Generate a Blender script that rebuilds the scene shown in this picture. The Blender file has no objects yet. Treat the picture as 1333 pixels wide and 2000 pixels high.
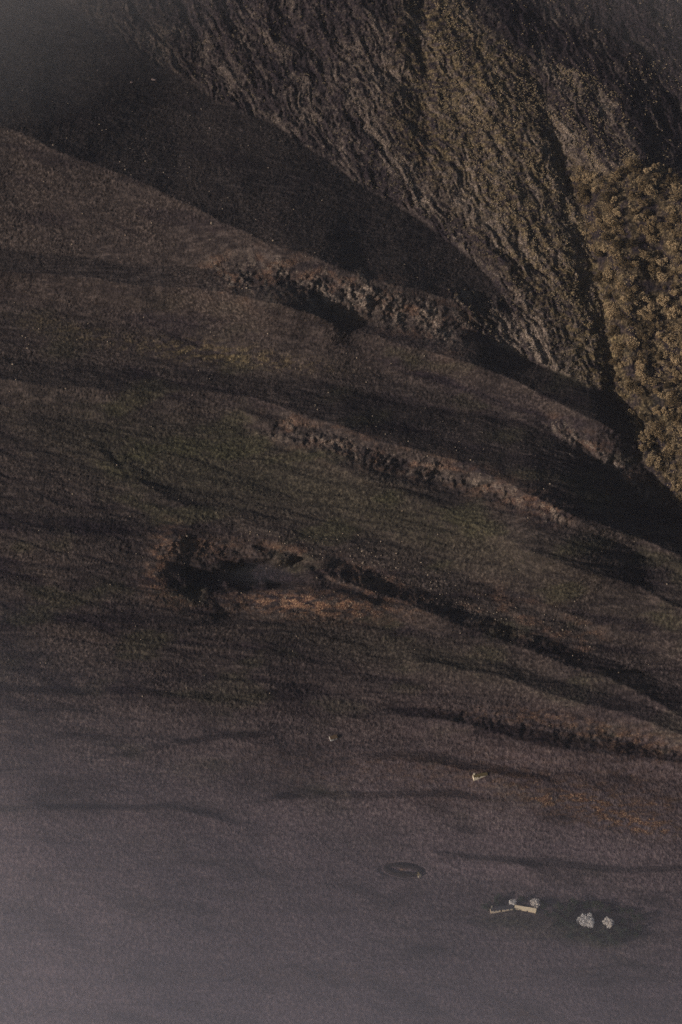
import bpy, bmesh, math, random
import numpy as np
from mathutils import Vector, Matrix

R = math.radians
random.seed(7)
rng = np.random.default_rng(11)
scene = bpy.context.scene
col = scene.collection

# ------------------------------------------------------------------ camera, sky, sun, exposure
PITCH, TILT, DIST = R(35), R(20), 1600.0
HALF_W = 266.6
F = np.array([0, math.cos(PITCH), -math.sin(PITCH)])
U = np.array([0, math.sin(PITCH), math.cos(PITCH)])
N = np.array([0, -math.sin(TILT), math.cos(TILT)])
CAM = -F * DIST
cd = bpy.data.cameras.new('camera')
cam = bpy.data.objects.new('camera', cd)
col.objects.link(cam)
cam.location = CAM
cam.rotation_euler = (R(90) - PITCH, 0, 0)
cd.sensor_fit = 'HORIZONTAL'
cd.angle = 2 * math.atan(HALF_W / DIST)
cd.clip_start = 1.0
cd.clip_end = 20000
scene.camera = cam

SUN_EL = R(14)
SUN_H = Vector((-0.90, -0.436, 0)).normalized()          # horizontal direction towards the sun
SUN_V = SUN_H * math.cos(SUN_EL) + Vector((0, 0, math.sin(SUN_EL)))
world = bpy.data.worlds.new('World')
scene.world = world
world.use_nodes = True
wn = world.node_tree.nodes
sky = wn.new('ShaderNodeTexSky')
sky.sky_type = 'NISHITA'
sky.sun_disc = False
sky.sun_elevation = SUN_EL
sky.sun_rotation = math.atan2(SUN_H.x, SUN_H.y)
sky.air_density = 1.0
sky.dust_density = 2.0
wn['Background'].inputs['Strength'].default_value = 0.07
world.node_tree.links.new(sky.outputs[0], wn['Background'].inputs['Color'])

sd_ = bpy.data.lights.new('sun', 'SUN')
sd_.energy = 4.6
sd_.angle = R(0.6)
sd_.color = (1.0, 0.91, 0.83)
sun = bpy.data.objects.new('sun', sd_)
col.objects.link(sun)
sun.rotation_euler = SUN_V.to_track_quat('Z', 'Y').to_euler()
sun.location = (-600, -300, 600)

scene.view_settings.view_transform = 'Standard'
scene.view_settings.look = 'None'
scene.view_settings.gamma = 1
scene.view_settings.exposure = -0.45
scene.cycles.use_denoising = False
scene.cycles.volume_bounces = 4
scene.cycles.max_bounces = 4
scene.cycles.diffuse_bounces = 2

# ------------------------------------------------------------------ noise in numpy
def perlin(x, y, seed=0):
    r = np.random.default_rng(seed)
    perm = r.permutation(256)
    perm = np.concatenate([perm, perm])
    ang = r.random(256) * 2 * np.pi
    gx, gy = np.cos(ang), np.sin(ang)
    xi = np.floor(x).astype(np.int64); yi = np.floor(y).astype(np.int64)
    xf = x - xi; yf = y - yi
    xi &= 255; yi &= 255
    u = xf * xf * xf * (xf * (xf * 6 - 15) + 10)
    v = yf * yf * yf * (yf * (yf * 6 - 15) + 10)
    def g(a, b, dx, dy):
        h = perm[perm[a & 255] + (b & 255)]
        return gx[h] * dx + gy[h] * dy
    n00 = g(xi, yi, xf, yf); n10 = g(xi + 1, yi, xf - 1, yf)
    n01 = g(xi, yi + 1, xf, yf - 1); n11 = g(xi + 1, yi + 1, xf - 1, yf - 1)
    return 1.5 * ((n00 * (1 - u) + n10 * u) * (1 - v) + (n01 * (1 - u) + n11 * u) * v)

def fbm(x, y, seed, octv=4, gain=0.5):
    s = 0; a = 1; t = 0
    for i in range(octv):
        s = s + a * perlin(x * 2 ** i + 17.3 * i, y * 2 ** i - 9.1 * i, seed + i)
        t += a; a *= gain
    return s / t

def ridged(x, y, seed, octv=4, gain=0.5):
    s = 0; a = 1; t = 0
    for i in range(octv):
        s = s + a * (1 - 2 * np.abs(perlin(x * 2 ** i + 7.3 * i, y * 2 ** i - 3.1 * i, seed + i)))
        t += a; a *= gain
    return s / t

def sstep(a, b, x):
    t = np.clip((x - a) / (b - a), 0, 1)
    return t * t * (3 - 2 * t)

def line(pts):
    xs = np.array([p[0] for p in pts], float); ys = np.array([p[1] for p in pts], float)
    def f(x):
        s = 0
        for o in (-18, -9, 0, 9, 18):              # a light smoothing of the corners
            s = s + np.interp(x + o, xs, ys)
        s = s / 5
        k0 = (ys[1] - ys[0]) / (xs[1] - xs[0]); k1 = (ys[-1] - ys[-2]) / (xs[-1] - xs[-2])
        s = np.where(x < xs[0], ys[0] + k0 * (x - xs[0]), s)
        return np.where(x > xs[-1], ys[-1] + k1 * (x - xs[-1]), s)
    return f

def seg_dist(x, y, pts):
    """signed distance (px) to a polyline and the share of its length; positive on the right of travel"""
    best = np.full(np.shape(x), 1e18); sg = np.zeros(np.shape(x)); ar = np.zeros(np.shape(x))
    L = [0]
    for a, b in zip(pts[:-1], pts[1:]):
        L.append(L[-1] + math.hypot(b[0] - a[0], b[1] - a[1]))
    for i, (a, b) in enumerate(zip(pts[:-1], pts[1:])):
        dx, dy = b[0] - a[0], b[1] - a[1]
        l2 = dx * dx + dy * dy
        t = np.clip(((x - a[0]) * dx + (y - a[1]) * dy) / l2, 0, 1)
        px, py = x - a[0] - t * dx, y - a[1] - t * dy
        d = px * px + py * py
        m = d < best
        best = np.where(m, d, best)
        sg = np.where(m, np.sign(dx * py - dy * px), sg)
        ar = np.where(m, (L[i] + t * math.sqrt(l2)) / L[-1], ar)
    return np.sqrt(best) * sg, ar

# ------------------------------------------------------------------ the hillside: one continuous surface
M_PX = 2 * HALF_W / 1333.0                      # metres per photo pixel across the slope at the aim point
M_PY = M_PX / math.sin(PITCH + TILT)            # and up the slope

# bands: (crest line, foot line, gradient of the lee side, length of the windward rise in px, x range)
BANDS = [
 ([(-300,150),(0,245),(100,285),(260,352),(400,415),(530,475),(640,515),(760,555),(880,588),(960,602),(1040,615)],
  [(-300,-180),(0,-60),(170,40),(340,150),(470,210),(560,260),(640,310),(700,360),(800,415),(900,485),(960,545),(1000,595),(1040,612)], .50, 150, (-900, 1040)),
 ([(660,640),(770,668),(860,692),(960,722),(1060,770),(1150,820),(1240,852),(1300,905),(1400,1000)],
  [(660,632),(770,642),(870,640),(930,645),(1000,690),(1060,718),(1150,752),(1200,778),(1240,815),(1300,890),(1400,990)], .55, 70, (640, 1320)),
 ([(-200,520),(0,530),(100,535),(250,550),(400,568),(480,582),(600,612),(690,645)],
  [(-200,470),(0,486),(150,502),(300,516),(420,528),(520,530),(570,548),(640,592),(690,638)], .72, 50, (-500, 690)),
 ([(-200,730),(0,742),(200,765),(400,762),(500,778),(666,835),(800,872),(900,902),(1000,950),(1110,1000),(1190,1030),(1333,1085),(1500,1150)],
  [(-200,680),(0,695),(150,712),(400,724),(500,738),(666,755),(780,785),(900,808),(990,818),(1030,810),(1090,840),(1150,880),(1200,920),(1260,970),(1333,1000),(1500,1060)], .48, 60, (-500, 1900)),
 ([(480,805),(500,815),(600,880),(720,935),(830,975),(900,1010),(1000,1060),(1100,1105),(1250,1148),(1333,1190),(1500,1260)],
  [(480,795),(500,795),(600,830),(700,866),(830,912),(930,952),(1000,985),(1100,1020),(1200,1058),(1333,1122),(1500,1200)], .50, 110, (470, 1900)),
 ([(170,850),(220,910),(350,985),(480,1010),(600,1035)],
  [(170,845),(220,887),(350,960),(480,994),(600,1032)], .26, 70, (150, 600)),
 ([(480,1075),(560,1112),(650,1132),(760,1160),(870,1210),(960,1242),(1100,1292),(1200,1328),(1333,1400),(1500,1480)],
  [(480,1062),(540,1080),(650,1090),(760,1125),(860,1165),(960,1210),(1100,1255),(1200,1290),(1333,1350),(1500,1420)], .42, 70, (470, 1900)),
 ([(780,1278),(950,1312),(1100,1360),(1200,1392),(1333,1432),(1500,1480)],
  [(780,1272),(950,1286),(1100,1325),(1200,1360),(1333,1402),(1500,1450)], .50, 50, (780, 1900)),
 ([(-200,1010),(0,1035),(150,1045),(300,1040),(430,1062)],
  [(-200,990),(0,1005),(150,1010),(300,1025),(430,1058)], .40, 60, (-500, 430)),
 ([(660,1402),(760,1398),(880,1408),(1000,1440),(1180,1475),(1333,1490)],
  [(660,1398),(760,1386),(880,1388),(1000,1420),(1180,1450),(1333,1470)], .55, 40, (650, 1900)),
 ([(180,1482),(300,1466),(430,1440),(560,1438)],
  [(180,1478),(300,1456),(430,1430),(560,1434)], .6, 40, (180, 560)),
 ([(680,1482),(800,1490),(950,1508),(1100,1530)],
  [(680,1478),(800,1470),(950,1492),(1100,1526)], .5, 40, (680, 1100)),
 ([(480,1574),(560,1562),(700,1556),(900,1556),(1000,1570)],
  [(480,1570),(560,1550),(700,1545),(900,1547),(1000,1566)], .55, 40, (480, 1000)),
 ([(-200,1590),(0,1588),(200,1584),(340,1582),(440,1606),(520,1612)],
  [(-200,1580),(0,1578),(200,1576),(340,1574),(440,1598),(520,1610)], .6, 40, (-500, 520)),
 ([(820,1664),(960,1680),(1060,1696),(1200,1706),(1333,1702)],
  [(820,1660),(960,1670),(1060,1682),(1200,1696),(1333,1694)], .55, 40, (820, 1900)),
 ([(-300,1225),(0,1222),(200,1214),(420,1222),(640,1218)],
  [(-300,1208),(0,1206),(200,1200),(420,1212),(640,1214)], .5, 50, (-700, 640)),
 ([(-300,1360),(0,1352),(200,1358),(420,1365),(600,1350)],
  [(-300,1346),(0,1340),(200,1346),(420,1354),(600,1346)], .5, 50, (-700, 600)),
]
B1_FOOT = line(BANDS[0][1]); B1_CREST = line(BANDS[0][0])
B2_FOOT = line(BANDS[1][1]); B2_CREST = line(BANDS[1][0])
# edge where the crag meets the wooded knoll, and the skyline of crag and knoll
KNOLL = [(1090,250),(1120,360),(1150,480),(1178,600),(1196,700),(1216,800),(1250,880),(1333,1005),(1420,1120)]
CRAG_TOP = [(620,-400),(840,-60),(940,50),(1040,125),(1130,138),(1200,180),(1226,260),(1240,340)]

ELL = lambda x, y, cx, cy, rx, ry, an=0.0: np.sqrt((((x - cx) * math.cos(an) + (y - cy) * math.sin(an)) / rx) ** 2 + ((-(x - cx) * math.sin(an) + (y - cy) * math.cos(an)) / ry) ** 2)

def regions(x, y):
    """soft masks in the hillside's own chart"""
    jx = 22 * fbm(x / 60, y / 60, 300, 4); jy = 16 * fbm(x / 45, y / 45, 320, 4)
    xx, yy = x + jx, y + jy
    dk, _ = seg_dist(xx, yy, KNOLL)                     # negative = right of the line (travel is downwards)
    knoll = sstep(6, -6, dk) * sstep(308, 350, y + 3.2 * jy + 14 * fbm(x / 16, y / 24, 330, 3))
    below_b1 = sstep(-4, 10, B1_FOOT(xx) - yy)
    lobe = sstep(0, 8, B2_FOOT(xx) - yy) * sstep(-6, 14, xx - 900 - 0.35 * (yy - 620)) * sstep(0, 12, yy - (560 + (xx - 900) * .1) )
    dt, _ = seg_dist(xx, yy, CRAG_TOP)
    behind = sstep(4, -14, dt) * sstep(395, 330, yy) * sstep(700, 760, xx + 0.6 * (200 - yy) * 0 + 60)
    crag = np.clip(below_b1 * sstep(60, 330, xx + 0.2 * yy) * sstep(1010, 985, np.where(yy > 600, xx, 0)) + lobe, 0, 1)
    crag = crag * (1 - knoll) * (1 - behind)
    return dict(knoll=knoll, crag=crag, behind=behind, dk=dk, dt=dt)

OUTCROPS = [(620,575,34,40,.5,1),(700,575,40,44,.6,1.2),(760,600,40,36,.6,1),(840,612,30,36,.6,1.1),(480,545,14,12,0,.7),
            (845,912,20,12,-.5,1),(930,940,12,14,0,.8),(985,955,14,16,.3,.7),(650,865,40,22,.3,.8),(755,905,14,14,0,.7),
            (1110,850,34,14,.5,1),(1180,890,40,10,.75,.9),(1240,945,30,8,.8,.8),(560,850,40,20,.2,.4)]

def relief(x, y):
    """height in metres above the mean plane of the hillside, for chart positions in photo pixels"""
    d = np.zeros(np.shape(x))
    wob = 3 * fbm(x / 40, y / 40, 40, 4) + 9 * fbm(x / 170, y / 170, 45, 2)
    for ib, (crest, foot, k, rise, (xa, xb)) in enumerate(BANDS):
        c = line(crest)(x) + wob; f = line(foot)(x) + wob
        f = np.minimum(f - (3 if ib >= 8 else 0), c - 1)
        slope = (line(crest)(x + 20) - line(crest)(x - 20)) / 40 * M_PY / M_PX
        perp = (c - f) * M_PY / np.sqrt(1 + slope ** 2)
        drop = k * (.62 if ib >= 8 else 1.0) * perp * sstep(xa - 1, xa + 40, x) * sstep(xb + 1, xb - 40, x)
        up = np.clip((c + np.maximum(rise, (c - f) * 1.1) - y) / np.maximum(rise, (c - f) * 1.1), 0, 1)
        dn = np.clip((y - f) / (c - f), 0, 1)
        p = np.minimum(up, dn)
        d += drop * (1.25 if 0 < ib < 8 else 1.0) * p
    pts_craggy = [([(440,540),(560,552),(640,566),(760,600),(880,650)], 30, 1.0), ([(540,838),(650,868),(750,905),(850,925),(980,965),(1100,1005)], 24, 1.0),
                  ([(1085,835),(1180,888),(1265,958)], 14, .8), ([(320,1070),(480,1075),(650,1110),(870,1190),(1100,1275)], 18, .7), ([(900,1405),(1180,1440),(1320,1470)], 24, .5)]
    wxx = 16 * fbm(x / 46, y / 46, 101, 4)
    for pts_, w_, k_ in pts_craggy:
        dl, al = seg_dist(x, y, pts_)
        m = k_ * np.exp(-((dl + 10 * fbm(x / 40, y / 40, 480, 2)) / w_) ** 2)
        d += m * (5.5 * fbm((x + wxx) / 44, (y + .3 * x) / 30, 260, 4, .62) + 1.6 * fbm(x / 10, y / 9, 265, 2))
    rg = regions(x, y)
    # the crag climbs from the foot of the first dark slope to its skyline, then drops behind
    climb = np.clip((B1_FOOT(x) - y) / 330, 0, 1.1)
    d += rg['crag'] * 0 + 34 * climb * sstep(100, 700, x)
    d += 13 * np.clip((B2_FOOT(x) - y) / 110, 0, 1) * sstep(900, 1060, x + .35 * (B2_FOOT(x) - y)) * sstep(1290, 1220, x) * sstep(330, 520, y)
    d -= 16 * sstep(0, -120, rg['dt']) * sstep(400, 330, y) * sstep(640, 800, x)
    # gully between crag and knoll, knoll rising to the right
    dk = rg['dk']
    gul = np.exp(-((dk + 4 + 14 * fbm(x / 36, y / 36, 242, 3)) / 34) ** 2) * sstep(180, 340, y)
    d -= 9 * gul
    d += 34 * np.clip(-dk / 190, 0, 1.6) * sstep(240, 420, y)
    dg, ag = seg_dist(x, y, [(822, -60), (822, 60), (832, 150), (826, 230), (838, 300), (800, 400)])
    d -= 6 * np.exp(-(dg / 20) ** 2) * sstep(1, .6, ag)
    dg, ag = seg_dist(x, y, [(1015, 60), (1040, 150), (1080, 260), (1098, 340), (1118, 430), (1150, 540)])
    d -= 4.5 * np.exp(-((dg + 16 * fbm(x / 40, y / 40, 241, 3)) / 20) ** 2) * sstep(0, .3, ag)
    dg, ag = seg_dist(x, y, [(560, 60), (640, 110), (720, 130), (800, 160)])
    d -= 4 * np.exp(-(dg / 22) ** 2)
    # hollow of the old quarry and its bank, two scoops beside it
    qx = x + 26 * fbm(x / 60, y / 40, 210, 3); qy = y + 20 * fbm(x / 60, y / 40, 215, 3)
    e = ELL(qx, qy, 462, 1112, 165, 82, .10)
    d -= 6.5 * sstep(1.1, .4, e)
    d -= (9 * sstep(352, 380, qx) + 8 * sstep(440, 468, qx)) * sstep(615, 530, qx + .3 * (qy - 1120)) * sstep(1096, 1120, qy + .08 * (qx - 450)) * sstep(1160, 1138, qy + .08 * (qx - 450))
    d += 5 * np.exp(-(ELL(x, y, 330, 1085, 34, 60, .5)) ** 2)
    d += 13 * np.exp(-(ELL(x, y, 655, 1172, 140, 26, .06)) ** 2)
    d -= 6 * np.exp(-(ELL(x, y, 470, 1195, 60, 16, -.3)) ** 2)
    dg, ag = seg_dist(x, y, [(545, 1085), (600, 1098), (640, 1135), (680, 1150), (760, 1178), (830, 1180)])
    d -= 2.6 * np.exp(-((dg + 6 * fbm(x / 30, y / 30, 220, 2)) / 8) ** 2) * sstep(0, .15, ag) * sstep(1, .8, ag)
    d -= 3 * np.exp(-(ELL(x, y, 745, 1140, 40, 16, .6)) ** 2)
    dg, ag = seg_dist(x, y, [(195, 850), (225, 895), (255, 930)])
    d -= .9 * np.exp(-((dg + 5 * fbm(x / 20, y / 20, 225, 2)) / 6) ** 2) * sstep(0, .3, ag)
    # oval sheepfold platform and the farm terrace
    es = ELL(x, y, 786, 1701, 40, 14, .1)
    d -= 1.2 * np.exp(-((es - 1.0) / .2) ** 2)
    # broad swells
    d += 6 * fbm(x / 420, y / 300, 60, 3) * sstep(-100, 100, y)
    low = sstep(1150, 1700, y)
    open_ = 1 - np.clip(rg['crag'] + rg['knoll'], 0, 1)
    d += .8 * open_ * fbm(x / 150, y / 46, 70, 4) * (1 - .4 * low)
    # contour terracettes of the grazed slopes
    sl = y - .22 * (x - 666) * sstep(1500, 900, y)
    sw = sl + 10 * fbm(x / 140, y / 60, 230, 3)
    drain = np.clip(ridged(x / 420, sw / 58, 235, 2) - .55, 0, 1) / .45 + .7 * np.clip(ridged(x / 260, sw / 30, 238, 2) - .6, 0, 1) / .4
    d -= open_ * 1.5 * drain * sstep(450, 900, y) * (1 - .75 * sstep(1250, 1550, y))
    open2 = open_; open_ = open_ * (1 - .5 * sstep(1200, 1600, y))
    d += open_ * .5 * fbm(x / 60, sl / 9, 80, 3)
    d += open_ * .5 * fbm(x / 10, sl / 4.5, 90, 2)
    d += open_ * (.62 + .9 * fbm(x / 90, y / 34, 270, 4)) * (rng.random(np.shape(x)) - .5)
    # rocky crag: gullies and ribs running down the fall line
    a = R(57)
    p = x * math.cos(a) + y * math.sin(a); q = -x * math.sin(a) + y * math.cos(a)
    q = q + 14 * fbm(x / 70, y / 70, 100, 3)
    cr = np.maximum(rg['crag'], .75 * rg['behind'] * (1 - rg['knoll']))
    wx = 20 * fbm(x / 46, y / 46, 101, 4); wy = 20 * fbm(x / 46, y / 46, 104, 4)
    pw = p + wx; qw = q + wy * .8
    d += cr * (5.0 * fbm(pw / 190, qw / 62, 110, 3) + 3.4 * ridged(pw / 110, qw / 34, 115, 2) * (.5 + .8 * fbm(x / 120, y / 120, 116, 2)) + 4.2 * fbm(pw / 44, qw / 14, 120, 4, .7) + 1.6 * fbm(pw / 46, qw / 6, 125, 2, .7) + 1.5 * fbm(x / 15, y / 12, 130, 3, .8))
    d += cr * 1.3 * (rng.random(np.shape(x)) - .5)
    kn = rg['knoll']
    d += kn * (3.0 * ridged(p / 160, q / 40, 140, 3) + 1.2 * ridged(x / 22, y / 18, 150, 3))
    # outcrops
    for ox, oy, rx, ry, an, h in OUTCROPS:
        e = ELL(x, y, ox, oy, rx, ry, an)
        m = sstep(1.3, .3, e + .8 * fbm(x / 30, y / 26, 160, 4))
        d += m * h * (1.6 + 2.2 * fbm(pw / 60, qw / 18, 170, 4, .65) + 1.6 * fbm(x / 10, y / 9, 180, 2))
    # small tracks of unevenness everywhere
    d += .5 * fbm(x / 24, y / 16, 190, 3) * open_
    return d

def chart(x, y, off):
    """chart position (photo pixels) and height above the mean plane -> world point"""
    rx = (x - 666.5) * M_PX / DIST; ry = (1000.0 - y) * M_PX / DIST
    D = F[None] + rx[:, None] * np.array([1., 0, 0])[None] + ry[:, None] * U[None]
    t = -(CAM @ N) / (D @ N)
    return CAM[None] + D * (t - off / math.sin(PITCH + TILT))[:, None]

def axis(lo, hi, step, ext, n):
    core = np.arange(lo, hi + .1, step)
    g = np.linspace(0, 1, n + 1)[1:] ** 2.2 * ext + np.linspace(0, 1, n + 1)[1:] * step * n
    return np.concatenate([(lo - g)[::-1], core, hi + g])

AX = axis(-50, 1384, 2, 1700, 45)
AY = axis(-50, 2050, 2, 1500, 45)
GX, GY = np.meshgrid(AX, AY)
H = relief(GX, GY)
gx, gy, gh = GX.ravel(), GY.ravel(), H.ravel()
V = chart(gx, gy, gh)

def ground_at(x, y):
    """world point of the ground at a chart position"""
    i = np.clip(np.searchsorted(AX, x) - 1, 0, len(AX) - 2); j = np.clip(np.searchsorted(AY, y) - 1, 0, len(AY) - 2)
    fx = (x - AX[i]) / (AX[i + 1] - AX[i]); fy = (y - AY[j]) / (AY[j + 1] - AY[j])
    W = V.reshape(len(AY), len(AX), 3)
    fx = np.asarray(fx)[..., None]; fy = np.asarray(fy)[..., None]
    return (W[j, i] * (1 - fx) + W[j, i + 1] * fx) * (1 - fy) + (W[j + 1, i] * (1 - fx) + W[j + 1, i + 1] * fx) * fy

def mesh_np(name, verts, faces, smooth=False):
    me = bpy.data.meshes.new(name)
    verts = np.asarray(verts, np.float32); faces = np.asarray(faces, np.int32)
    k = faces.shape[1]
    me.vertices.add(len(verts)); me.vertices.foreach_set('co', verts.ravel())
    me.loops.add(faces.size); me.loops.foreach_set('vertex_index', faces.ravel())
    me.polygons.add(len(faces))
    me.polygons.foreach_set('loop_start', np.arange(0, faces.size, k, dtype=np.int32))
    me.polygons.foreach_set('loop_total', np.full(len(faces), k, np.int32))
    if smooth:
        me.polygons.foreach_set('use_smooth', np.ones(len(faces), bool))
    me.update(calc_edges=True)
    return me

# ------------------------------------------------------------------ materials
class MT:
    """a tiny node-building helper"""
    def __init__(s, name, rough=.95):
        s.m = bpy.data.materials.new(name); s.m.use_nodes = True
        s.nt = s.m.node_tree; s.n = s.nt.nodes; s.b = s.n['Principled BSDF']
        s.b.inputs['Roughness'].default_value = rough
        s.b.inputs['Specular IOR Level'].default_value = .15
    def l(s, a, b): s.nt.links.new(a, b)
    def pos(s):
        if not hasattr(s, '_p'): s._p = s.n.new('ShaderNodeNewGeometry').outputs['Position']
        return s._p
    def obj(s):
        return s.n.new('ShaderNodeTexCoord').outputs['Object']
    def noise(s, scale, detail=4, vec=None, stretch=None):
        t = s.n.new('ShaderNodeTexNoise'); t.inputs['Scale'].default_value = scale; t.inputs['Detail'].default_value = detail
        t.inputs['Roughness'].default_value = .62
        v = vec or s.pos()
        if stretch:
            mp = s.n.new('ShaderNodeMapping'); mp.inputs['Scale'].default_value = stretch
            s.l(v, mp.inputs['Vector']); v = mp.outputs[0]
        s.l(v, t.inputs['Vector'])
        return t.outputs['Fac']
    def ramp(s, fac, stops):
        r = s.n.new('ShaderNodeValToRGB'); e = r.color_ramp.elements
        while len(e) < len(stops): e.new(.5)
        for el, (p, c) in zip(e, stops):
            el.position = p; el.color = (*c, 1) if len(c) == 3 else c
        s.l(fac, r.inputs[0]); return r.outputs[0]
    def mix(s, fac, a, b, mode='MIX'):
        m = s.n.new('ShaderNodeMix'); m.data_type = 'RGBA'; m.blend_type = mode
        for sock, v in ((m.inputs[0], fac), (m.inputs[6], a), (m.inputs[7], b)):
            if hasattr(v, 'links'): s.l(v, sock)
            elif isinstance(v, (int, float)): sock.default_value = v
            else: sock.default_value = (*v, 1)
        return m.outputs[2]
    def math(s, op, a, b=None):
        m = s.n.new('ShaderNodeMath'); m.operation = op
        for sock, v in zip(m.inputs, (a, b)):
            if v is None: continue
            if hasattr(v, 'links'): s.l(v, sock)
            else: sock.default_value = v
        return m.outputs[0]
    def bump(s, fac, dist, strength=1):
        b = s.n.new('ShaderNodeBump'); b.inputs['Distance'].default_value = dist; b.inputs['Strength'].default_value = strength
        s.l(fac, b.inputs['Height'])
        if getattr(s, '_bmp', None): s.l(s._bmp, b.inputs['Normal'])
        s._bmp = b.outputs[0]; s.l(s._bmp, s.b.inputs['Normal'])
    def out(s, c): s.l(c, s.b.inputs['Base Color']); return s.m

def simple(name, lo, hi, scale=3.0, rough=.9, bump=0.0, obj=True, mid=None):
    t = MT(name, rough)
    n = t.noise(scale, 5, t.obj() if obj else None)
    st = [(.3, lo), (.7, hi)] if mid is None else [(.25, lo), (.5, mid), (.75, hi)]
    if bump: t.bump(n, bump)
    return t.out(t.ramp(n, st))

def ground_material():
    t = MT('moorland', .97)
    at = t.n.new('ShaderNodeAttribute'); at.attribute_name = 'cover'
    sp = t.n.new('ShaderNodeSeparateColor'); t.l(at.outputs['Color'], sp.inputs[0])
    rock, heath_and_shade, red = sp.outputs[0], sp.outputs[1], sp.outputs[2]
    a2 = t.n.new('ShaderNodeAttribute'); a2.attribute_name = 'growth'
    s2 = t.n.new('ShaderNodeSeparateColor'); t.l(a2.outputs['Color'], s2.inputs[0])
    green, gold, track = s2.outputs[0], s2.outputs[1], s2.outputs[2]
    big = t.noise(.018, 5); fine = t.noise(.42, 3); strk = t.noise(.25, 4, None, (.25, 1, 1)); speck = t.noise(1.0, 3)
    grass = t.ramp(fine, [(.33, (.019, .0138, .0130)), (.50, (.046, .0345, .0315)), (.68, (.135, .102, .090))])
    grass2 = t.ramp(strk, [(.33, (.018, .0135, .0145)), (.50, (.042, .032, .031)), (.68, (.115, .088, .080))])
    g = t.mix(t.ramp(big, [(.4, (0, 0, 0)), (.62, (1, 1, 1))]), grass, grass2)
    hth_shade = t.ramp(fine, [(.33, (.0065, .0048, .0075)), (.52, (.019, .0138, .0185)), (.70, (.058, .042, .047))])
    c = t.mix(heath_and_shade, g, hth_shade)
    grn = t.ramp(fine, [(.33, (.0135, .0118, .0082)), (.52, (.047, .043, .025)), (.70, (.125, .110, .066))])
    c = t.mix(green, c, grn)
    gld = t.ramp(fine, [(.33, (.024, .018, .010)), (.50, (.105, .077, .038)), (.68, (.34, .25, .13))])
    c = t.mix(gold, c, gld)
    rd = t.ramp(speck, [(.33, (.045, .021, .018)), (.52, (.150, .080, .054)), (.70, (.50, .33, .20))])
    c = t.mix(red, c, rd)
    rk = t.ramp(speck, [(.33, (.024, .019, .0165)), (.50, (.145, .110, .088)), (.68, (.52, .41, .33))])
    c = t.mix(t.math('MULTIPLY', rock, t.math('SUBTRACT', 1.0, t.math('MULTIPLY', gold, .75))), c, rk)
    trk = t.ramp(fine, [(.32, (.066, .046, .050)), (.52, (.132, .096, .105)), (.7, (.23, .172, .167))])
    c = t.mix(track, c, trk)
    t.bump(fine, 1.2, 1); t.bump(speck, .45, 1)
    return t.out(c)

# ------------------------------------------------------------------ the hillside mesh and its ground cover, with some painted shade
nx, ny = len(AX), len(AY)
idx = np.arange(nx * ny).reshape(ny, nx)
faces = np.stack([idx[1:, :-1], idx[1:, 1:], idx[:-1, 1:], idx[:-1, :-1]], -1).reshape(-1, 4)
me = mesh_np('hillside', V, faces, smooth=True)
rgm = regions(gx, gy)
x, y = gx, gy
crag, knoll, behind = rgm['crag'], rgm['knoll'], rgm['behind']
a = R(57); p_ = x * math.cos(a) + y * math.sin(a) + 20 * fbm(x / 46, y / 46, 101, 4); q_ = -x * math.sin(a) + y * math.cos(a) + 14 * fbm(x / 70, y / 70, 100, 3) + 16 * fbm(x / 46, y / 46, 104, 4)
rk_n = .75 * fbm(p_ / 150, q_ / 46, 400, 4, .6) + .5 * fbm(x / 12, y / 9, 410, 3, .8) + .35 * fbm(p_ / 30, q_ / 9, 405, 3, .7)
rock = crag * sstep(-.12, .40, rk_n) * (.55 + .45 * sstep(650, 1000, x + .3 * y))
for ox, oy, rx_, ry_, an, h in OUTCROPS:
    rock = np.maximum(rock, h * sstep(1.3, .3, ELL(x, y, ox, oy, rx_, ry_, an) + .8 * fbm(x / 30, y / 26, 160, 4)) * sstep(-.15, .35, fbm(p_ / 60, q_ / 16, 420, 4, .7) + .4 * fbm(x / 8, y / 7, 425, 2)))
OUT_LINES = [([(440,535),(560,545),(640,562),(760,592),(880,645)], 36, 1.0), ([(540,835),(650,865),(750,900),(850,920),(980,960),(1090,1000)], 22, .6),
             ([(1085,832),(1180,885),(1265,955)], 13, .9), ([(330,1075),(480,1070),(650,1098),(870,1180),(1100,1270)], 10, .35), ([(960,1190),(1150,1260)], 26, .2)]
for pts_, w_, k_ in OUT_LINES:
    dl, al = seg_dist(x, y, pts_)
    rock = np.maximum(rock, k_ * np.exp(-((dl + 14 * fbm(x / 40, y / 40, 480, 2)) / w_) ** 2) * sstep(.0, .42, fbm(p_ / 70, q_ / 18, 421, 4, .7) + .5 * fbm(x / 9, y / 8, 426, 2)))
rock = np.maximum(rock, .45 * np.exp(-ELL(x, y, 150, 90, 230, 110, .4) ** 2) * sstep(.05, .5, fbm(x / 24, y / 12, 497, 4, .7)))
rock = np.maximum(rock, .5 * behind * (1 - knoll) * sstep(.1, .6, rk_n))
rock = np.clip(rock, 0, 1)
heath_and_shade = sstep(.08, .36, fbm(x / 230, (y - .22 * x) / 60, 430, 4)) * .5
sl = y - .22 * (x - 666) * sstep(1500, 900, y); sw = sl + 10 * fbm(x / 140, y / 60, 230, 3)
drain = np.clip(ridged(x / 420, sw / 58, 235, 2) - .5, 0, 1) / .5 + .7 * np.clip(ridged(x / 260, sw / 30, 238, 2) - .55, 0, 1) / .45
heath_and_shade = heath_and_shade + .8 * np.clip(drain, 0, 1) * sstep(450, 900, y) * (1 - .6 * sstep(1250, 1550, y))
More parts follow.
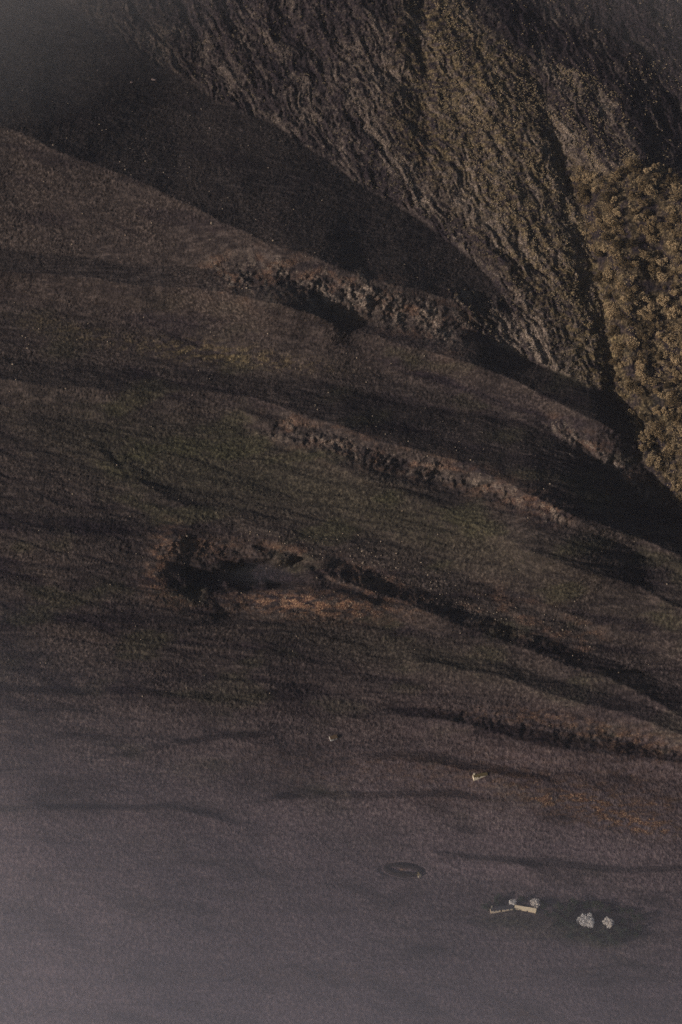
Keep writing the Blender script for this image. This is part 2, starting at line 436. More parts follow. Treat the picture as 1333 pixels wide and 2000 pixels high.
heath_and_shade = heath_and_shade + 1.1 * np.exp(-ELL(x + 14 * fbm(x / 30, y / 20, 485, 3), y + 12 * fbm(x / 30, y / 20, 486, 3), 474, 1126, 118, 32, -.06) ** 3)  # darkens the quarry floor past the pit's own cast shadow: shade in the colour
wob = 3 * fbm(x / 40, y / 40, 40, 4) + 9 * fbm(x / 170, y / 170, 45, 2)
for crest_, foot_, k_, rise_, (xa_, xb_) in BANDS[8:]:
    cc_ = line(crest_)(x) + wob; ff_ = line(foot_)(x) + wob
    heath_and_shade = heath_and_shade + .4 * sstep(ff_ - 6, ff_, y) * sstep(cc_ + 5, cc_ - 2, y) * sstep(xa_ - 1, xa_ + 60, x) * sstep(xb_ + 1, xb_ - 60, x)  # darkens the lee faces of the lower bands, their shade painted into the colour
heath_and_shade = heath_and_shade + 1.1 * np.exp(-ELL(x + 16 * fbm(x / 24, y / 16, 487, 3), y + 10 * fbm(x / 24, y / 16, 488, 3), 1165, 1808, 92, 42, .1) ** 4) + .9 * np.exp(-ELL(x + 16 * fbm(x / 24, y / 16, 487, 3), y, 1005, 1790, 66, 30, .35) ** 2)
heath_and_shade = heath_and_shade + .7 * np.exp(-ELL(x, y, 1220, 1450, 120, 42, .2) ** 2) * sstep(-.1, .3, fbm(x / 40, y / 16, 489, 3))
heath_and_shade = heath_and_shade * (1 - np.exp(-ELL(x, y, 786, 1701, 60, 24, .1) ** 4))
heath_and_shade = np.clip(heath_and_shade + knoll * .9 + crag * .75 + behind * .8, 0, 1)
e = lambda *k: np.exp(-ELL(x, y, *k) ** 2 * 1.2)
br = sstep(-.25, .3, fbm(x / 22, y / 9, 440, 3))
red = br * (1.2 * e(610, 1180, 165, 27, .04) + 1.0 * e(318, 1092, 26, 60, .3) + .7 * e(400, 1070, 80, 22, .2) + .5 * e(330, 1160, 50, 24, .5) + .5 * e(720, 1140, 90, 30, .35)
   + 1.6 * e(1068, 1563, 26, 9, 0) + .7 * e(1180, 1585, 150, 40, .2) + 1.3 * e(1125, 1562, 40, 8, .1) + 1.4 * e(1190, 1586, 44, 11, .5) + 1.4 * e(1262, 1612, 60, 16, .2) + .6 * e(1200, 1440, 160, 30, .2) + .5 * e(1000, 1400, 120, 16, .1) + .5 * e(1290, 1570, 40, 12, 0)
   + 1.5 * e(778, 1701, 24, 7, .1) + .6 * e(826, 280, 8, 34, .1) + .6 * e(815, 370, 14, 30, .5) + .4 * e(1050, 980, 60, 40, .3) + .35 * e(960, 1520 , 500, 60, .05)
   + .5 * e(1020, 1975, 110, 18, .4) + .5 * e(1140, 1900, 30, 6, 0) + .4 * e(620, 1905, 320, 16, .0))
for pts_, w_, k_ in OUT_LINES:
    dl, al = seg_dist(x, y + 6, pts_)
    red = np.maximum(red, .55 * np.exp(-(dl / (w_ * 1.3)) ** 2) * sstep(-.1, .35, fbm(x / 50, y / 22, 496, 3)))
red = np.clip(red, 0, 1) * (1 - rock)
green = np.clip(.55 * sstep(.05, .4, fbm(x / 180, y / 70, 450, 4)) * sstep(500, 750, y) * sstep(1900, 1500, y)
   + .5 * e(760, 1000, 420, 70, .35) + .5 * e(300, 900, 300, 80, .3) + .8 * e(1150, 1830, 110, 40, .2) + .6 * e(1000, 1810, 80, 30, .3)
   + .4 * e(850, 1290, 300, 40, .2), 0, 1) * (1 - rock)
gold = np.clip(knoll * .55 * sstep(-.3, .3, fbm(x / 26, y / 26, 495, 3)) + br * (.7 * e(420, 690, 200, 22, .12) + .3 * e(120, 640, 120, 20, .2) + .6 * e(1180, 640, 30, 160, -.25)
   + crag * .75 * sstep(180, 60, np.abs(seg_dist(x, y, [(860, 60), (850, 240), (960, 360), (1060, 480), (1140, 600), (1190, 720)])[0] + 40))) , 0, 1)
dtr, _ = seg_dist(x + 4 * fbm(x / 40, y / 40, 460, 2), y, [(958, 1776), (915, 1790), (892, 1818), (893, 1850), (910, 1885), (928, 1915), (930, 1950), (900, 1990), (860, 2040)])
pale = np.maximum(sstep(1200, 1700, y) * (.85 + .4 * fbm(x / 160, y / 40, 490, 4)), 1.0 * np.exp(-ELL(x, y, 786, 1701, 66, 26, .1) ** 4)) * (1 - np.clip(heath_and_shade, 0, 1)) * (1 - np.clip(red * 1.3, 0, 1))
track = .55 * sstep(6, 2, np.abs(dtr)) * sstep(-.4, .2, fbm(x / 30, y / 30, 470, 2))
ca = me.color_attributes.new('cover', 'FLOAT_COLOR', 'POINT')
ca.data.foreach_set('color', np.stack([rock, heath_and_shade, red, np.ones_like(x)], -1).astype(np.float32).ravel())
cb = me.color_attributes.new('growth', 'FLOAT_COLOR', 'POINT')
cb.data.foreach_set('color', np.stack([green, gold, np.clip(np.maximum(track, pale), 0, 1), np.ones_like(x)], -1).astype(np.float32).ravel())
me.materials.append(ground_material())
hill = bpy.data.objects.new('hillside', me); col.objects.link(hill); hill['kind'] = 'structure'

# ------------------------------------------------------------------ tagging helpers
def tag(o, label=None, cat=None, group=None, kind=None):
    if label: o['label'] = label
    if cat: o['category'] = cat
    if group: o['group'] = group
    if kind: o['kind'] = kind
    return o
def empty(name, loc, rz=0.0):
    o = bpy.data.objects.new(name, None); o.empty_display_size = 1; col.objects.link(o)
    o.location = loc; o.rotation_euler = (0, 0, rz); return o
def link(name, me, mat=None, parent=None):
    if mat: me.materials.append(mat)
    o = bpy.data.objects.new(name, me); col.objects.link(o)
    if parent: o.parent = parent
    return o
def copy_tree(o, parent=None):
    c = o.copy(); col.objects.link(c)
    if parent: c.parent = parent
    for ch in list(o.children): copy_tree(ch, c)
    return c
def gpt(x, y): return Vector(ground_at(np.array(float(x)), np.array(float(y))))

# ------------------------------------------------------------------ trees
def leaf_faces(centres, size, r):
    """one small leaf-spray quad per centre"""
    n = len(centres)
    nrm = r.normal(size=(n, 3)); nrm[:, 2] = np.abs(nrm[:, 2]) + .2
    nrm /= np.linalg.norm(nrm, axis=1)[:, None]
    t = np.cross(nrm, r.normal(size=(n, 3))); t /= np.linalg.norm(t, axis=1)[:, None]
    b = np.cross(nrm, t)
    s = size * r.uniform(.6, 1.4, (n, 1))
    v = np.stack([centres - t * s - b * s * .6, centres + t * s - b * s * .6, centres + t * s * .8 + b * s * .7, centres - t * s * .7 + b * s * .8], 1)
    return v.reshape(-1, 3), np.arange(4 * n).reshape(-1, 4)

def crown_points(h, rad, base, n, r, lobes=9, sq=.8):
    lc = []
    for i in range(lobes):
        an = r.uniform(0, 6.28); rr = rad * .85 * math.sqrt(r.random())
        z = base + (h - base) * r.uniform(.25, .85)
        lc.append((rr * math.cos(an), rr * math.sin(an), z, rad * r.uniform(.22, .52)))
    out = []
    for cx, cy, cz, cr_ in lc:
        k = n // lobes
        d = r.normal(size=(k, 3)); d /= np.linalg.norm(d, axis=1)[:, None]
        rr = cr_ * r.uniform(.35, 1.0, (k, 1)) ** .5
        out.append(np.array([cx, cy, cz]) + d * rr * np.array([1, 1, sq]))
    return np.concatenate(out), lc

def trunk_mesh(h, base, lc, r, thick):
    bm = bmesh.new()
    def limb(a, b, ra, rb, seg=6):
        a, b = Vector(a), Vector(b); ax = (b - a)
        q = ax.to_track_quat('Z', 'Y')
        ring = []
        for pt, rad in ((a, ra), ((a + b) / 2 + Vector((r.normal() * ax.length * .05, r.normal() * ax.length * .05, 0)), (ra + rb) / 2), (b, rb)):
            ring.append([bm.verts.new(pt + q @ Vector((rad * math.cos(i * 6.2832 / seg), rad * math.sin(i * 6.2832 / seg), 0))) for i in range(seg)])
        for k in range(2):
            for i in range(seg):
                bm.faces.new((ring[k][i], ring[k][(i + 1) % seg], ring[k + 1][(i + 1) % seg], ring[k + 1][i]))
        bm.faces.new(ring[0][::-1]); bm.faces.new(ring[2])
    limb((0, 0, -1.2), (0, 0, base + .5), thick, thick * .7)
    for cx, cy, cz, cr_ in lc:
        limb((0, 0, base * r.uniform(.6, 1.0)), (cx, cy, cz), thick * .5, thick * .12, 5)
    me_ = bpy.data.meshes.new('trunk'); bm.to_mesh(me_); bm.free(); return me_

def leaf_mat(name, lo, mid, hi):
    t = MT(name, .9)
    oi = t.n.new('ShaderNodeObjectInfo')
    n = t.noise(1.6, 3)
    f = t.math('ADD', t.math('MULTIPLY', n, .65), t.math('MULTIPLY', oi.outputs['Random'], .40))
    t.b.inputs['Specular IOR Level'].default_value = .05
    return t.out(t.ramp(f, [(.28, lo), (.5, mid), (.78, hi)]))

M_BARK = simple('bark', (.04, .032, .026), (.10, .08, .062), 2.0, .95, .05)
M_PALEBARK = simple('pale_bark', (.22, .19, .17), (.42, .38, .34), 2.0, .95, .05)
M_AUTUMN = leaf_mat('autumn_leaves', (.035, .028, .018), (.19, .134, .075), (.48, .355, .215))
M_GREENLEAF = leaf_mat('dark_green_leaves', (.016, .026, .018), (.034, .048, .032), (.065, .075, .05))
M_PALELEAF = leaf_mat('pale_twigs', (.70, .63, .57), (.84, .77, .70), (.90, .85, .80))
M_HEDGE = leaf_mat('scrub_leaves', (.06, .045, .028), (.15, .115, .07), (.30, .235, .16))

def make_tree(name, label, cat, group, h, rad, n, lm, bark, seed, base=None, leaf=.34, lobes=9, sq=.8):
    r = np.random.default_rng(seed)
    base = h * .22 if base is None else base
    root = empty(name, (0, 0, 0)); tag(root, label, cat, group)
    pts, lc = crown_points(h, rad, base, n, r, lobes, sq); lc = lc[:12]
    v, f = leaf_faces(pts, leaf, r)
    link('crown', mesh_np('crown', v, f), lm, root)
    link('trunk', trunk_mesh(h, base, lc, r, .035 * h), bark, root)
    return root

WOOD_LABEL = 'brown autumn tree growing in the dense wood on the knoll at the right'
WOOD_GROUP = 'autumn trees of the wood on the knoll'
protos = [make_tree('autumn_tree', WOOD_LABEL, 'tree', WOOD_GROUP, hh, rr_, int(nn * 1.7), M_AUTUMN, M_BARK, 50 + i, leaf=lf * .72, lobes=lb + 3, sq=sq_)
          for i, (hh, rr_, nn, lf, lb, sq_) in enumerate([(6.5, 4.6, 620, .44, 8, .8), (8.5, 3.0, 420, .38, 7, 1.1), (5.2, 5.2, 700, .42, 12, .6), (7.4, 3.8, 240, .34, 14, .9),
              (4.2, 3.4, 420, .36, 5, .7), (9.2, 3.6, 560, .40, 9, 1.2), (6.0, 5.6, 460, .36, 16, .7), (7.0, 4.2, 320, .44, 6, 1.0), (3.4, 2.6, 260, .34, 4, .8), (8.0, 4.8, 820, .40, 11, .9)])]
# places: spread through the wood with gaps, biggest first
cand = rng.uniform((1080, 300), (1420, 1090), (26000, 2))
cr_reg = regions(cand[:, 0], cand[:, 1])
gap = fbm((cand[:, 0] * .545 + cand[:, 1] * .839) / 100, (-cand[:, 0] * .839 + cand[:, 1] * .545) / 34, 500, 3)
ok = (cr_reg['knoll'] > .6) & (gap > -.20) & (cr_reg['dk'] < -2)
cand = cand[ok]
chosen = []
for px, py in cand:
    if len(chosen) >= 300: break
    if px > 1345: continue
    dmin = 5 + 12 * abs(math.sin(px * .051 + 2 * math.sin(py * .037)))
    if all((px - a_) ** 2 + ((py - b_) * 1.1) ** 2 > dmin ** 2 for a_, b_ in chosen): chosen.append((px, py))
P = ground_at(np.array([c[0] for c in chosen]), np.array([c[1] for c in chosen]))
for i, (c, p) in enumerate(zip(chosen, P)):
    o = protos[i] if i < len(protos) else copy_tree(protos[i % len(protos)])
    s = random.uniform(.5, 1.25) if i % 3 else random.uniform(.95, 1.35)
    o.location = p; o.rotation_euler = (0, 0, random.uniform(0, 6.28)); o.scale = (s, s, s * random.uniform(.9, 1.2))
print('wood trees', len(chosen))

# scrub on the crag and in the gullies: a mass nobody could count
def scatter_clumps(name, n, size, leaves, leaf, accept, box, mat, seed, mass_label=None):
    r = np.random.default_rng(seed)
    c = r.uniform(box[:2], box[2:], (n, 2))
    c = c[accept(c[:, 0], c[:, 1], r)]
    p = ground_at(c[:, 0], c[:, 1])
    k = len(p)
    s = size * r.uniform(.5, 1.3, k)
    d = r.normal(size=(k, leaves, 3)); d /= np.linalg.norm(d, axis=2)[..., None]
    d[..., 2] = np.abs(d[..., 2])
    pts = p[:, None, :] + d * (s[:, None, None] * r.uniform(.4, 1, (k, leaves, 1)))
    v, f = leaf_faces(pts.reshape(-1, 3), leaf, r)
    o = link(name, mesh_np(name, v, f), mat); tag(o, mass_label, name.replace('_', ' '), None, 'stuff')
    print(name, k)
    return o
def acc_crag(x, y, r):
    g = regions(x, y)
    a = R(57); q = -x * math.sin(a) + y * math.cos(a) + 14 * fbm(x / 70, y / 70, 100, 3); p = x * math.cos(a) + y * math.sin(a)
    den = g['crag'] * sstep(-.2, .5, ridged(p / 120, q / 30, 510, 3)) * (.35 + .65 * sstep(700, 1000, x + .5 * y))
    return r.random(len(x)) < den
scatter_clumps('scrub', 9000, 1.5, 14, .30, acc_crag, (300, -60, 1240, 800), M_HEDGE, 21, 'low brown scrub and dead bracken over the rocky crag')
M_GOLD = leaf_mat('golden_scrub_leaves', (.050, .038, .022), (.24, .175, .098), (.58, .45, .29))
def acc_gold(x, y, r):
    g = regions(x, y)
    a = R(57); q = -x * math.sin(a) + y * math.cos(a) + 14 * fbm(x / 70, y / 70, 100, 3); p = x * math.cos(a) + y * math.sin(a)
    dg_, _ = seg_dist(x, y, [(790, -60), (850, 230), (960, 420), (1060, 560), (1190, 740)])
    den = np.maximum(g['crag'], .12 * g['behind']) * sstep(-70, -20, -dg_ - 60 + 30 * fbm(x / 50, y / 50, 540, 3)) * sstep(-.15, .35, fbm(p / 110, q / 24, 545, 4, .65)) * (1 - .6 * np.exp(-((g['dk'] - 6) / 22) ** 2) * sstep(180, 340, y))
    return r.random(len(x)) < den
scatter_clumps('golden_scrub', 70000, .85, 8, .24, acc_gold, (780, -60, 1333, 780), M_GOLD, 25, 'golden brown scrub along the sunny ribs beside the wooded knoll')
def acc_knoll(x, y, r):
    g = regions(x, y); return r.random(len(x)) < g['knoll'] * .75 * sstep(-.15, .25, fbm((x * .545 + y * .839) / 100, (-x * .839 + y * .545) / 34, 500, 3) + .5 * fbm(x / 26, y / 22, 530, 2))
scatter_clumps('undergrowth', 15000, 1.5, 14, .26, acc_knoll, (1080, 300, 1400, 1100), M_GOLD, 22, 'brown undergrowth between the trees of the wood')
M_DRY = leaf_mat('dark_heather', (.03, .026, .03), (.07, .058, .055), (.13, .11, .09))
def acc_moor(x, y, r):
    g = regions(x, y)
    den = (1 - g['crag']) * (1 - g['knoll']) * sstep(-.1, .4, fbm(x / 120, (y - .3 * x) / 50, 520, 4)) * sstep(1750, 1300, y)
    return r.random(len(x)) < den * .6
scatter_clumps('heather', 16000, .75, 7, .26, acc_moor, (-40, 0, 1370, 1750), M_DRY, 23, 'dark heather tussocks scattered over the open moor')

# ------------------------------------------------------------------ stones
M_STONE = simple('weathered_stone', (.11, .085, .065), (.42, .33, .25), 1.5, .95, .05, obj=False)
M_PINK = simple('pinkish_stone', (.20, .14, .13), (.42, .31, .28), 1.2, .95, .08)
def stone_geo(r, sub=1):
    bm = bmesh.new(); bmesh.ops.create_icosphere(bm, subdivisions=sub, radius=1)
    for v in bm.verts: v.co *= r.uniform(.7, 1.2)
    vv = np.array([v.co[:] for v in bm.verts]); ff = np.array([[v.index for v in f.verts] for f in bm.faces]); bm.free()
    return vv, ff
def stones(name, n, lo, hi, accept, box, seed, label):
    r = np.random.default_rng(seed)
    c = r.uniform(box[:2], box[2:], (n, 2)); c = c[accept(c[:, 0], c[:, 1], r)]
    p = ground_at(c[:, 0], c[:, 1]); vs = []; fs = []; o = 0
    base = [stone_geo(r) for _ in range(8)]
    for i, q in enumerate(p):
        v, f = base[i % 8]
        s = lo + (hi - lo) * r.random() ** 3
        an = r.uniform(0, 6.28); ca_, sa_ = math.cos(an), math.sin(an)
        w = v @ np.array([[ca_, sa_, 0], [-sa_, ca_, 0], [0, 0, .75]]) * s * np.array([r.uniform(.8, 1.3), 1, 1])
        vs.append(w + q + np.array([0, 0, s * .2])); fs.append(f + o); o += len(v)
    ob = link(name, mesh_np(name, np.concatenate(vs), np.concatenate(fs)), M_STONE); tag(ob, label, 'stones', None, 'stuff'); print(name, len(p))
def acc_st(x, y, r):
    g = regions(x, y)
    w = .05 + 0 * x
    for (cx, cy, rx_, ry_, an, k) in [(620, 1178, 150, 26, .06, 1), (640, 1075, 260, 26, .25, .7), (860, 1150, 260, 34, .38, .7), (1000, 1215, 160, 30, .4, .4), (430, 1135, 90, 24, 0, .3),
                                      (330, 330, 330, 26, .45, .3), (430, 690, 240, 24, .12, .4), (800, 850, 260, 30, .3, .3), (300, 170, 160, 40, .6, .15)]:
        w = w + k * np.exp(-ELL(x, y, cx, cy, rx_, ry_, an) ** 2)
    return r.random(len(x)) < w * (1 - g['knoll']) * sstep(1500, 1250, y)
stones('scattered_stones', 17000, .25, .85, acc_st, (-40, 0, 1370, 1500), 31, 'small pale stones strewn over the moor slopes')

BOULDERS = [(300,156,2.6,'elongated pink boulder, largest of those below the upper crag'),(257,161,2.0,'squat pinkish boulder just left of the largest pink one below the crag'),
 (191,137,1.3,'small flat reddish boulder at the upper hazy edge of the slope'),(104,283,1.9,'pale boulder at the left end of the long stony crest'),
 (414,436,2.2,'tan boulder standing just below the stony crest of the brown slope'),(534,470,1.8,'pale boulder near the right end of the stony crest'),
 (245,331,1.5,'small pale boulder midway along the stony crest'),(435,408,1.2,'little tan boulder right at the edge of the dark slope'),
 (483,563,1.9,'lone pale boulder left of the rocky outcrops'),(428,1134,1.3,'white stone on the dark floor of the quarry hollow'),
 (25,712,1.8,'yellowish boulder at the far left on the hazy moor'),(54,680,1.4,'smaller yellowish boulder up the slope from the far left one'),
 (410,250,1.2,'small reddish boulder alone on the long dark slope'),(376,772,1.2,'rusty stone on the moor left of the long grass strip')]
for i, (bx, by, s, lab) in enumerate(BOULDERS):
    r = np.random.default_rng(700 + i)
    v, f = stone_geo(r, 2)
    v = v + .12 * r.normal(size=v.shape)
    sx = 1.7 if i == 0 else r.uniform(1.0, 1.4)
    p = gpt(bx, by)
    o = link('boulder', mesh_np('boulder', v * s * np.array([sx, 1, .8]) * .55, f, True), M_PINK if i in (0, 1, 2, 12, 13) else M_STONE)
    o.location = p + Vector((0, 0, s * .15)); o.rotation_euler = (0, 0, .3 * i if i else -.3)
    tag(o, lab, 'boulder', 'boulders on the moor')

# ------------------------------------------------------------------ buildings
M_CREAM = simple('cream_render', (.70, .58, .42), (.84, .74, .57), 1.2, .9)
M_WHITE = simple('white_render', (.66, .62, .57), (.82, .78, .73), 1.2, .9)
M_TAN = simple('tan_stone_wall', (.60, .47, .31), (.80, .66, .46), 1.4, .95, .03)
M_TANROOF = simple('tan_weathered_roof', (.58, .47, .31), (.78, .65, .46), 1.0, .85, .03)
M_OLIVE = simple('olive_brown_roof', (.09, .07, .035), (.17, .13, .07), 1.5, .9, .03)
M_SLATE = simple('dark_slate_roof', (.035, .034, .04), (.075, .07, .075), 1.5, .8, .03)
M_RUST = simple('rusty_brown_roof', (.10, .065, .04), (.19, .125, .075), 1.5, .9, .03)
M_GLASS = simple('dark_window', (.015, .017, .02), (.03, .033, .036), 1, .2)
M_WOOD = simple('dark_wood', (.05, .035, .022), (.09, .065, .04), 3, .8)
M_DRYSTONE = simple('drystone', (.010, .008, .010), (.035, .027, .026), 1.6, .95, .15)

def box(bm, x0, x1, y0, y1, z0, z1):
    vs = [bm.verts.new(c) for c in ((x0,y0,z0),(x1,y0,z0),(x1,y1,z0),(x0,y1,z0),(x0,y0,z1),(x1,y0,z1),(x1,y1,z1),(x0,y1,z1))]
    for f in ((3,2,1,0),(4,5,6,7),(0,1,5,4),(1,2,6,5),(2,3,7,6),(3,0,4,7)): bm.faces.new([vs[i] for i in f])
def bmo(name, fn, mat, parent):
    bm = bmesh.new(); fn(bm); m_ = bpy.data.meshes.new(name); bm.to_mesh(m_); bm.free()
    return link(name, m_, mat, parent)

def make_house(name, label, cat, group, L, W, hw, hr, wall, roof, doors=(0.0,), windows=(), chimney=True, frame=None):
    root = empty(name, (0, 0, 0)); tag(root, label, cat, group)
    def walls(bm):
        a = L / 2; b = W / 2
        A = [bm.verts.new(c) for c in ((-a,-b,-3),(-a,b,-3),(-a,b,hw),(-a,0,hw+hr),(-a,-b,hw))]
        B = [bm.verts.new(c) for c in ((a,-b,-3),(a,b,-3),(a,b,hw),(a,0,hw+hr),(a,-b,hw))]
        bm.faces.new(A[::-1]); bm.faces.new(B)
        for i in range(5):
            j = (i + 1) % 5
            bm.faces.new((A[i], A[j], B[j], B[i]))
        bmesh.ops.recalc_face_normals(bm, faces=bm.faces)
    bmo('wall', walls, wall, root)
    def rf(bm):
        a = L / 2 + .3; o = .35; t = .18; g = hr / (W / 2)
        for s in (-1, 1):
            pts = [(0, hw + hr + .03), (s * (W / 2 + o), hw - g * o + .03)]
            q = []
            for xx in (-a, a):
                for (yy, zz) in pts: q += [bm.verts.new((xx, yy, zz)), bm.verts.new((xx, yy, zz + t))]
            i0, i1, o0, o1, j0, j1, k0, k1 = q
            for f in ((i0, o0, k0, j0), (i1, j1, k1, o1), (o0, o1, k1, k0), (i0, i1, o1, o0), (j0, k0, k1, j1), (i0, j0, j1, i1)): bm.faces.new(f)
        bmesh.ops.recalc_face_normals(bm, faces=bm.faces)
    r_ = bmo('roof', rf, roof, root)
    if chimney:
        bmo('chimney', lambda bm: (box(bm, -L/2+.25, -L/2+1.05, -.45, .45, hw+hr*.6, hw+hr+1.1), box(bm, -L/2+.15, -L/2+1.15, -.55, .55, hw+hr+1.1, hw+hr+1.25)), wall, r_)
    for dx in doors:
        d_ = bmo('door', lambda bm: box(bm, dx-.5, dx+.5, -W/2-.06, -W/2-.004, -.3, hw*.85), M_WOOD, root)
    for wx in windows:
        w_ = bmo('window', lambda bm: box(bm, wx-.5, wx+.5, -W/2-.03, -W/2-.004, hw*.38, hw*.8), M_GLASS, root)
        def fr(bm):
            box(bm, wx-.62, wx-.5, -W/2-.07, -W/2-.004, hw*.38-.12, hw*.8+.12); box(bm, wx+.5, wx+.62, -W/2-.07, -W/2-.004, hw*.38-.12, hw*.8+.12)
            box(bm, wx-.5, wx+.5, -W/2-.07, -W/2-.004, hw*.8, hw*.8+.12); box(bm, wx-.5, wx+.5, -W/2-.09, -W/2-.004, hw*.38-.12, hw*.38)
        bmo('frame', fr, frame or M_WHITE, w_)
    return root

h = make_house('cottage', 'cream cottage with one bright gable alone on the open slope', 'cottage', None, 10.0, 2.7, 1.2, 1.0, M_CREAM, M_OLIVE, (-1.0,), (-3.2, 1.4, 3.2))
h.location = gpt(938, 1516); h.rotation_euler = (0, 0, R(14))
h = make_house('hut', 'tiny white walled hut with a rusty brown roof on the dark moor', 'hut', None, 5.2, 3.4, 1.1, 1.2, M_WHITE, M_RUST, (.6,), (-1.3,), False)
h.location = gpt(651, 1442); h.rotation_euler = (0, 0, R(20))
h = make_house('farmhouse', 'long tan farmhouse with white gable and dark slate roof', 'farmhouse', 'farm buildings below the moor', 15.5, 3.6, 2.0, 1.2, M_TAN, M_SLATE, (-.5,), (-5.4, -3, 2.2, 5.2))
h.location = gpt(980, 1777); h.rotation_euler = (0, 0, R(9))
h = make_house('barn', 'tan roofed barn to the right of the long farmhouse', 'barn', 'farm buildings below the moor', 14.5, 2.7, 1.3, 1.2, M_TAN, M_TANROOF, (1.5,), (-4,), False)
h.location = gpt(1027, 1777); h.rotation_euler = (0, 0, R(-13))

# pale leafless trees by the farm
def pale_tree(px, py, h_, rad, seed, label, n=700, sq=.8):
    n = int(n * 3)
    t = make_tree('pale_tree', label, 'tree', 'pale leafless trees at the farm', h_, rad, int(n * 1.4), M_PALELEAF, M_PALEBARK, seed, h_ * .12, .20, 30, sq)
    t.location = gpt(px, py); return t
pale_tree(1146, 1804, 5.0, 5.8, 801, 'broad whitish bare tree, widest of the pale trees at the farm', 1100, .7)
pale_tree(1187, 1808, 4.6, 3.9, 802, 'small round whitish tree right of the broad pale one', 700)
pale_tree(1001, 1770, 5.0, 2.6, 803, 'thin pale tree rising in the gap behind farmhouse and barn', 260)
pale_tree(1045, 1769, 5.0, 3.6, 804, 'pinkish pale tree behind the right end of the barn', 300)
gp = [make_tree('green_tree', 'dark green tree in the grove around the pale trees', 'tree', 'dark trees of the farm grove', 6.5 + i, 4.0 + .4 * i, 520, M_GREENLEAF, M_BARK, 820 + i) for i in range(3)]
spots = []
for k in range(900):
    px, py = random.uniform(1085, 1262), random.uniform(1764, 1850)
    if ((px - 1165) / 92) ** 2 + ((py - 1806 - .1 * (px - 1165)) / 40) ** 2 > 1: continue
    if abs(px - 1146) < 24 and -22 < py - 1802 < 22: continue
    if abs(px - 1187) < 17 and -20 < py - 1807 < 20: continue
    if all(math.hypot(px - a_, (py - b_) * 1.2) > 17 for a_, b_ in spots): spots.append((px, py))
spots += [(952, 1776), (975, 1766), (1018, 1762), (1062, 1774), (1072, 1790), (1006, 1781), (1049, 1785)]
for i, (px, py) in enumerate(spots):
    o = gp[i] if i < 3 else copy_tree(gp[i % 3])
    o.location = gpt(px, py); s = random.uniform(.55, .95); o.scale = (s, s, s * .9); o.rotation_euler = (0, 0, random.uniform(0, 6.28))
    o.scale *= (.45 if i >= len(spots) - 2 else 1.0)
    if i >= len(spots) - 7: o['label'] = 'dark green tree close around the farmhouse and barn'; o['group'] = 'dark trees round the farm buildings'
print('grove', len(spots))

# oval sheepfold and its pale hut at the end
def fold_wall():
    bm = bmesh.new(); n = 64
    r = np.random.default_rng(5); rings = []
    for i in range(n):
        an = i / n * 6.28318
        px = 786 + 33 * math.cos(an); py = 1701 + 8.5 * math.sin(an) + .12 * 33 * math.cos(an)
        g = gpt(px, py); hgt = 1.9 + r.uniform(-.3, .3)
        c = gpt(786, 1701); out = (g - c); out.z = 0; out.normalize()
        w = 1.5
        rings.append([bm.verts.new(g + out * w + Vector((0, 0, -1))), bm.verts.new(g + out * w * .8 + Vector((0, 0, hgt))), bm.verts.new(g - out * w * .8 + Vector((0, 0, hgt))), bm.verts.new(g - out * w + Vector((0, 0, -1)))])
    for i in range(n):
        a, b = rings[i], rings[(i + 1) % n]
        for k in range(4): bm.faces.new((a[k], b[k], b[(k + 1) % 4], a[(k + 1) % 4]))
    bmesh.ops.recalc_face_normals(bm, faces=bm.faces)
    m_ = bpy.data.meshes.new('sheepfold'); bm.to_mesh(m_); bm.free(); return m_
o = link('sheepfold', fold_wall(), M_DRYSTONE); tag(o, 'low oval drystone sheepfold on the hazy lower slope', 'sheepfold')
h = make_house('shed', 'tiny pale shed at the right hand end of the oval sheepfold', 'shed', None, 2.2, 2.4, 2.0, .9, M_CREAM, M_OLIVE, (0,), (), False)
h.location = gpt(819, 1712); h.rotation_euler = (0, 0, R(-60))

# ------------------------------------------------------------------ haze over the whole place, mist banks lying in the low ground
def vol_mat(name, color, dens):
    m_ = bpy.data.materials.new(name); m_.use_nodes = True; nt = m_.node_tree
    nt.nodes.remove(nt.nodes['Principled BSDF'])
    v = nt.nodes.new('ShaderNodeVolumePrincipled'); v.inputs['Color'].default_value = (*color, 1); v.inputs['Density'].default_value = dens
    nt.links.new(v.outputs[0], nt.nodes['Material Output'].inputs['Volume'])
    return m_
lo, hi = V.min(0), V.max(0)
bm = bmesh.new()
box(bm, lo[0] - 5, hi[0] + 5, min(lo[1], CAM[1]) - 30, hi[1] + 5, lo[2] - 1, max(hi[2], CAM[2]) + 20)
m_ = bpy.data.meshes.new('haze'); bm.to_mesh(m_); bm.free()
hz = link('haze', m_, vol_mat('haze_air', (.80, .82, .95), 1.6e-5)); tag(hz, None, None, None, 'stuff')

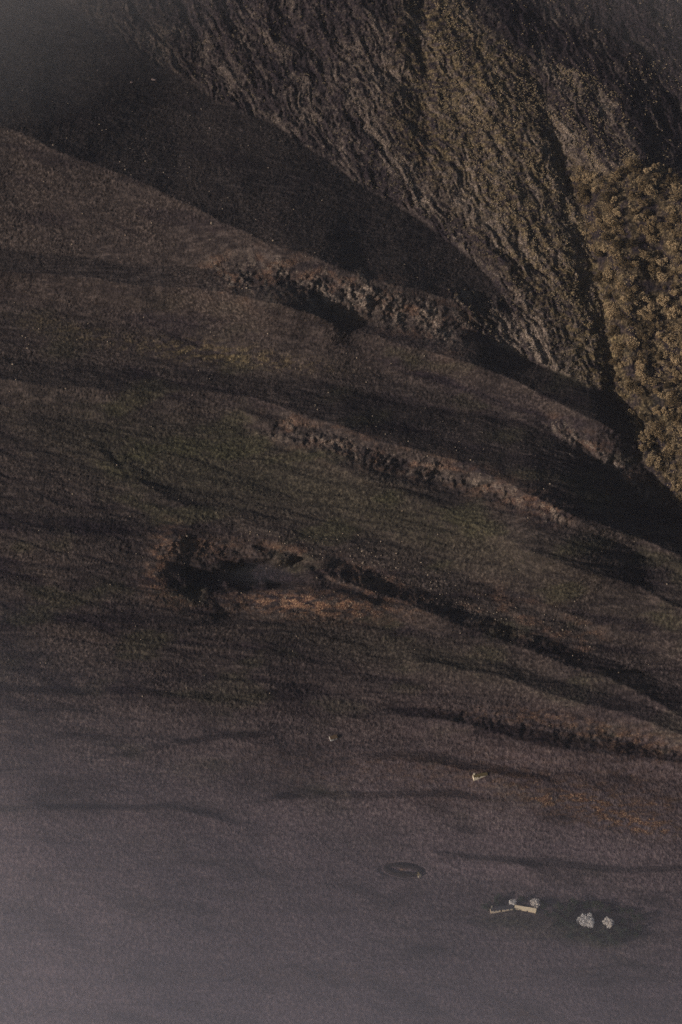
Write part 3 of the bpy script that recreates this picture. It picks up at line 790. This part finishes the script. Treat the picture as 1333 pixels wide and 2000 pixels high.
MX = np.linspace(-700, 2033, 110); MY = np.linspace(-900, 2900, 150)
QX, QY = np.meshgrid(MX, MY)
HS = np.zeros(QX.shape)                                   # the lie of the land, smoothed
k_ = 0
for ox in (-90, -45, 0, 45, 90):
    for oy in (-90, -45, 0, 45, 90):
        ix = np.clip(np.searchsorted(AX, QX + ox), 0, nx - 1); iy = np.clip(np.searchsorted(AY, QY + oy), 0, ny - 1)
        HS += H[iy, ix]; k_ += 1
HS /= k_
def mist(name, thick, mat):
    T = thick(QX, QY)
    base = chart(QX.ravel(), QY.ravel(), np.full(QX.size, -120.0))
    top = chart(QX.ravel(), QY.ravel(), np.maximum((HS + T).ravel(), -118.0))
    n1, n0 = len(MX), len(MY); k = n1 * n0
    ii = np.arange(k).reshape(n0, n1)
    ft = np.stack([ii[1:, :-1], ii[1:, 1:], ii[:-1, 1:], ii[:-1, :-1]], -1).reshape(-1, 4)
    fb = ft[:, ::-1] + k
    ring = np.concatenate([ii[0, :-1], ii[:-1, -1], ii[-1, :0:-1], ii[:0:-1, 0]])
    nxt = np.roll(ring, -1)
    fs_ = np.stack([ring, nxt, nxt + k, ring + k], -1)
    me_ = mesh_np(name, np.concatenate([top, base]), np.concatenate([ft, fb, fs_]), True)
    o = link(name, me_, mat); tag(o, None, None, None, 'stuff'); return o
def th_low(x, y):
    s = (y - 1000) / 1000 * 1.35 + (500 - x) / 1333 * .34 - .74
    left = np.exp(-np.clip(x, 0, None) / 330) * sstep(800, 1350, y)
    T = 175 * np.log1p(np.exp(np.clip(s * 4.5, -30, 30))) / 4.5 + 14 * left
    T = 120 * np.tanh(T / 120)
    return -14 + T * sstep(-650, -150, x) * sstep(2750, 2150, y)
mist('mist', th_low, vol_mat('valley_mist', (.875, .872, 1.0), .0029))
def th_top(x, y):
    sl = (330 - y) / 330 + (250 - x) / 500
    sr = (230 - y) / 260 + (x - 1130) / 420
    f = lambda s: np.log1p(np.exp(np.clip((s - .3) * 3, -30, 30))) / 3
    return -24 + 62 * np.clip(f(sl) * 1.25 + f(sr) * .8, 0, 2.2)
mist('mist', th_top, vol_mat('summit_mist', (.955, .945, .975), .0021))
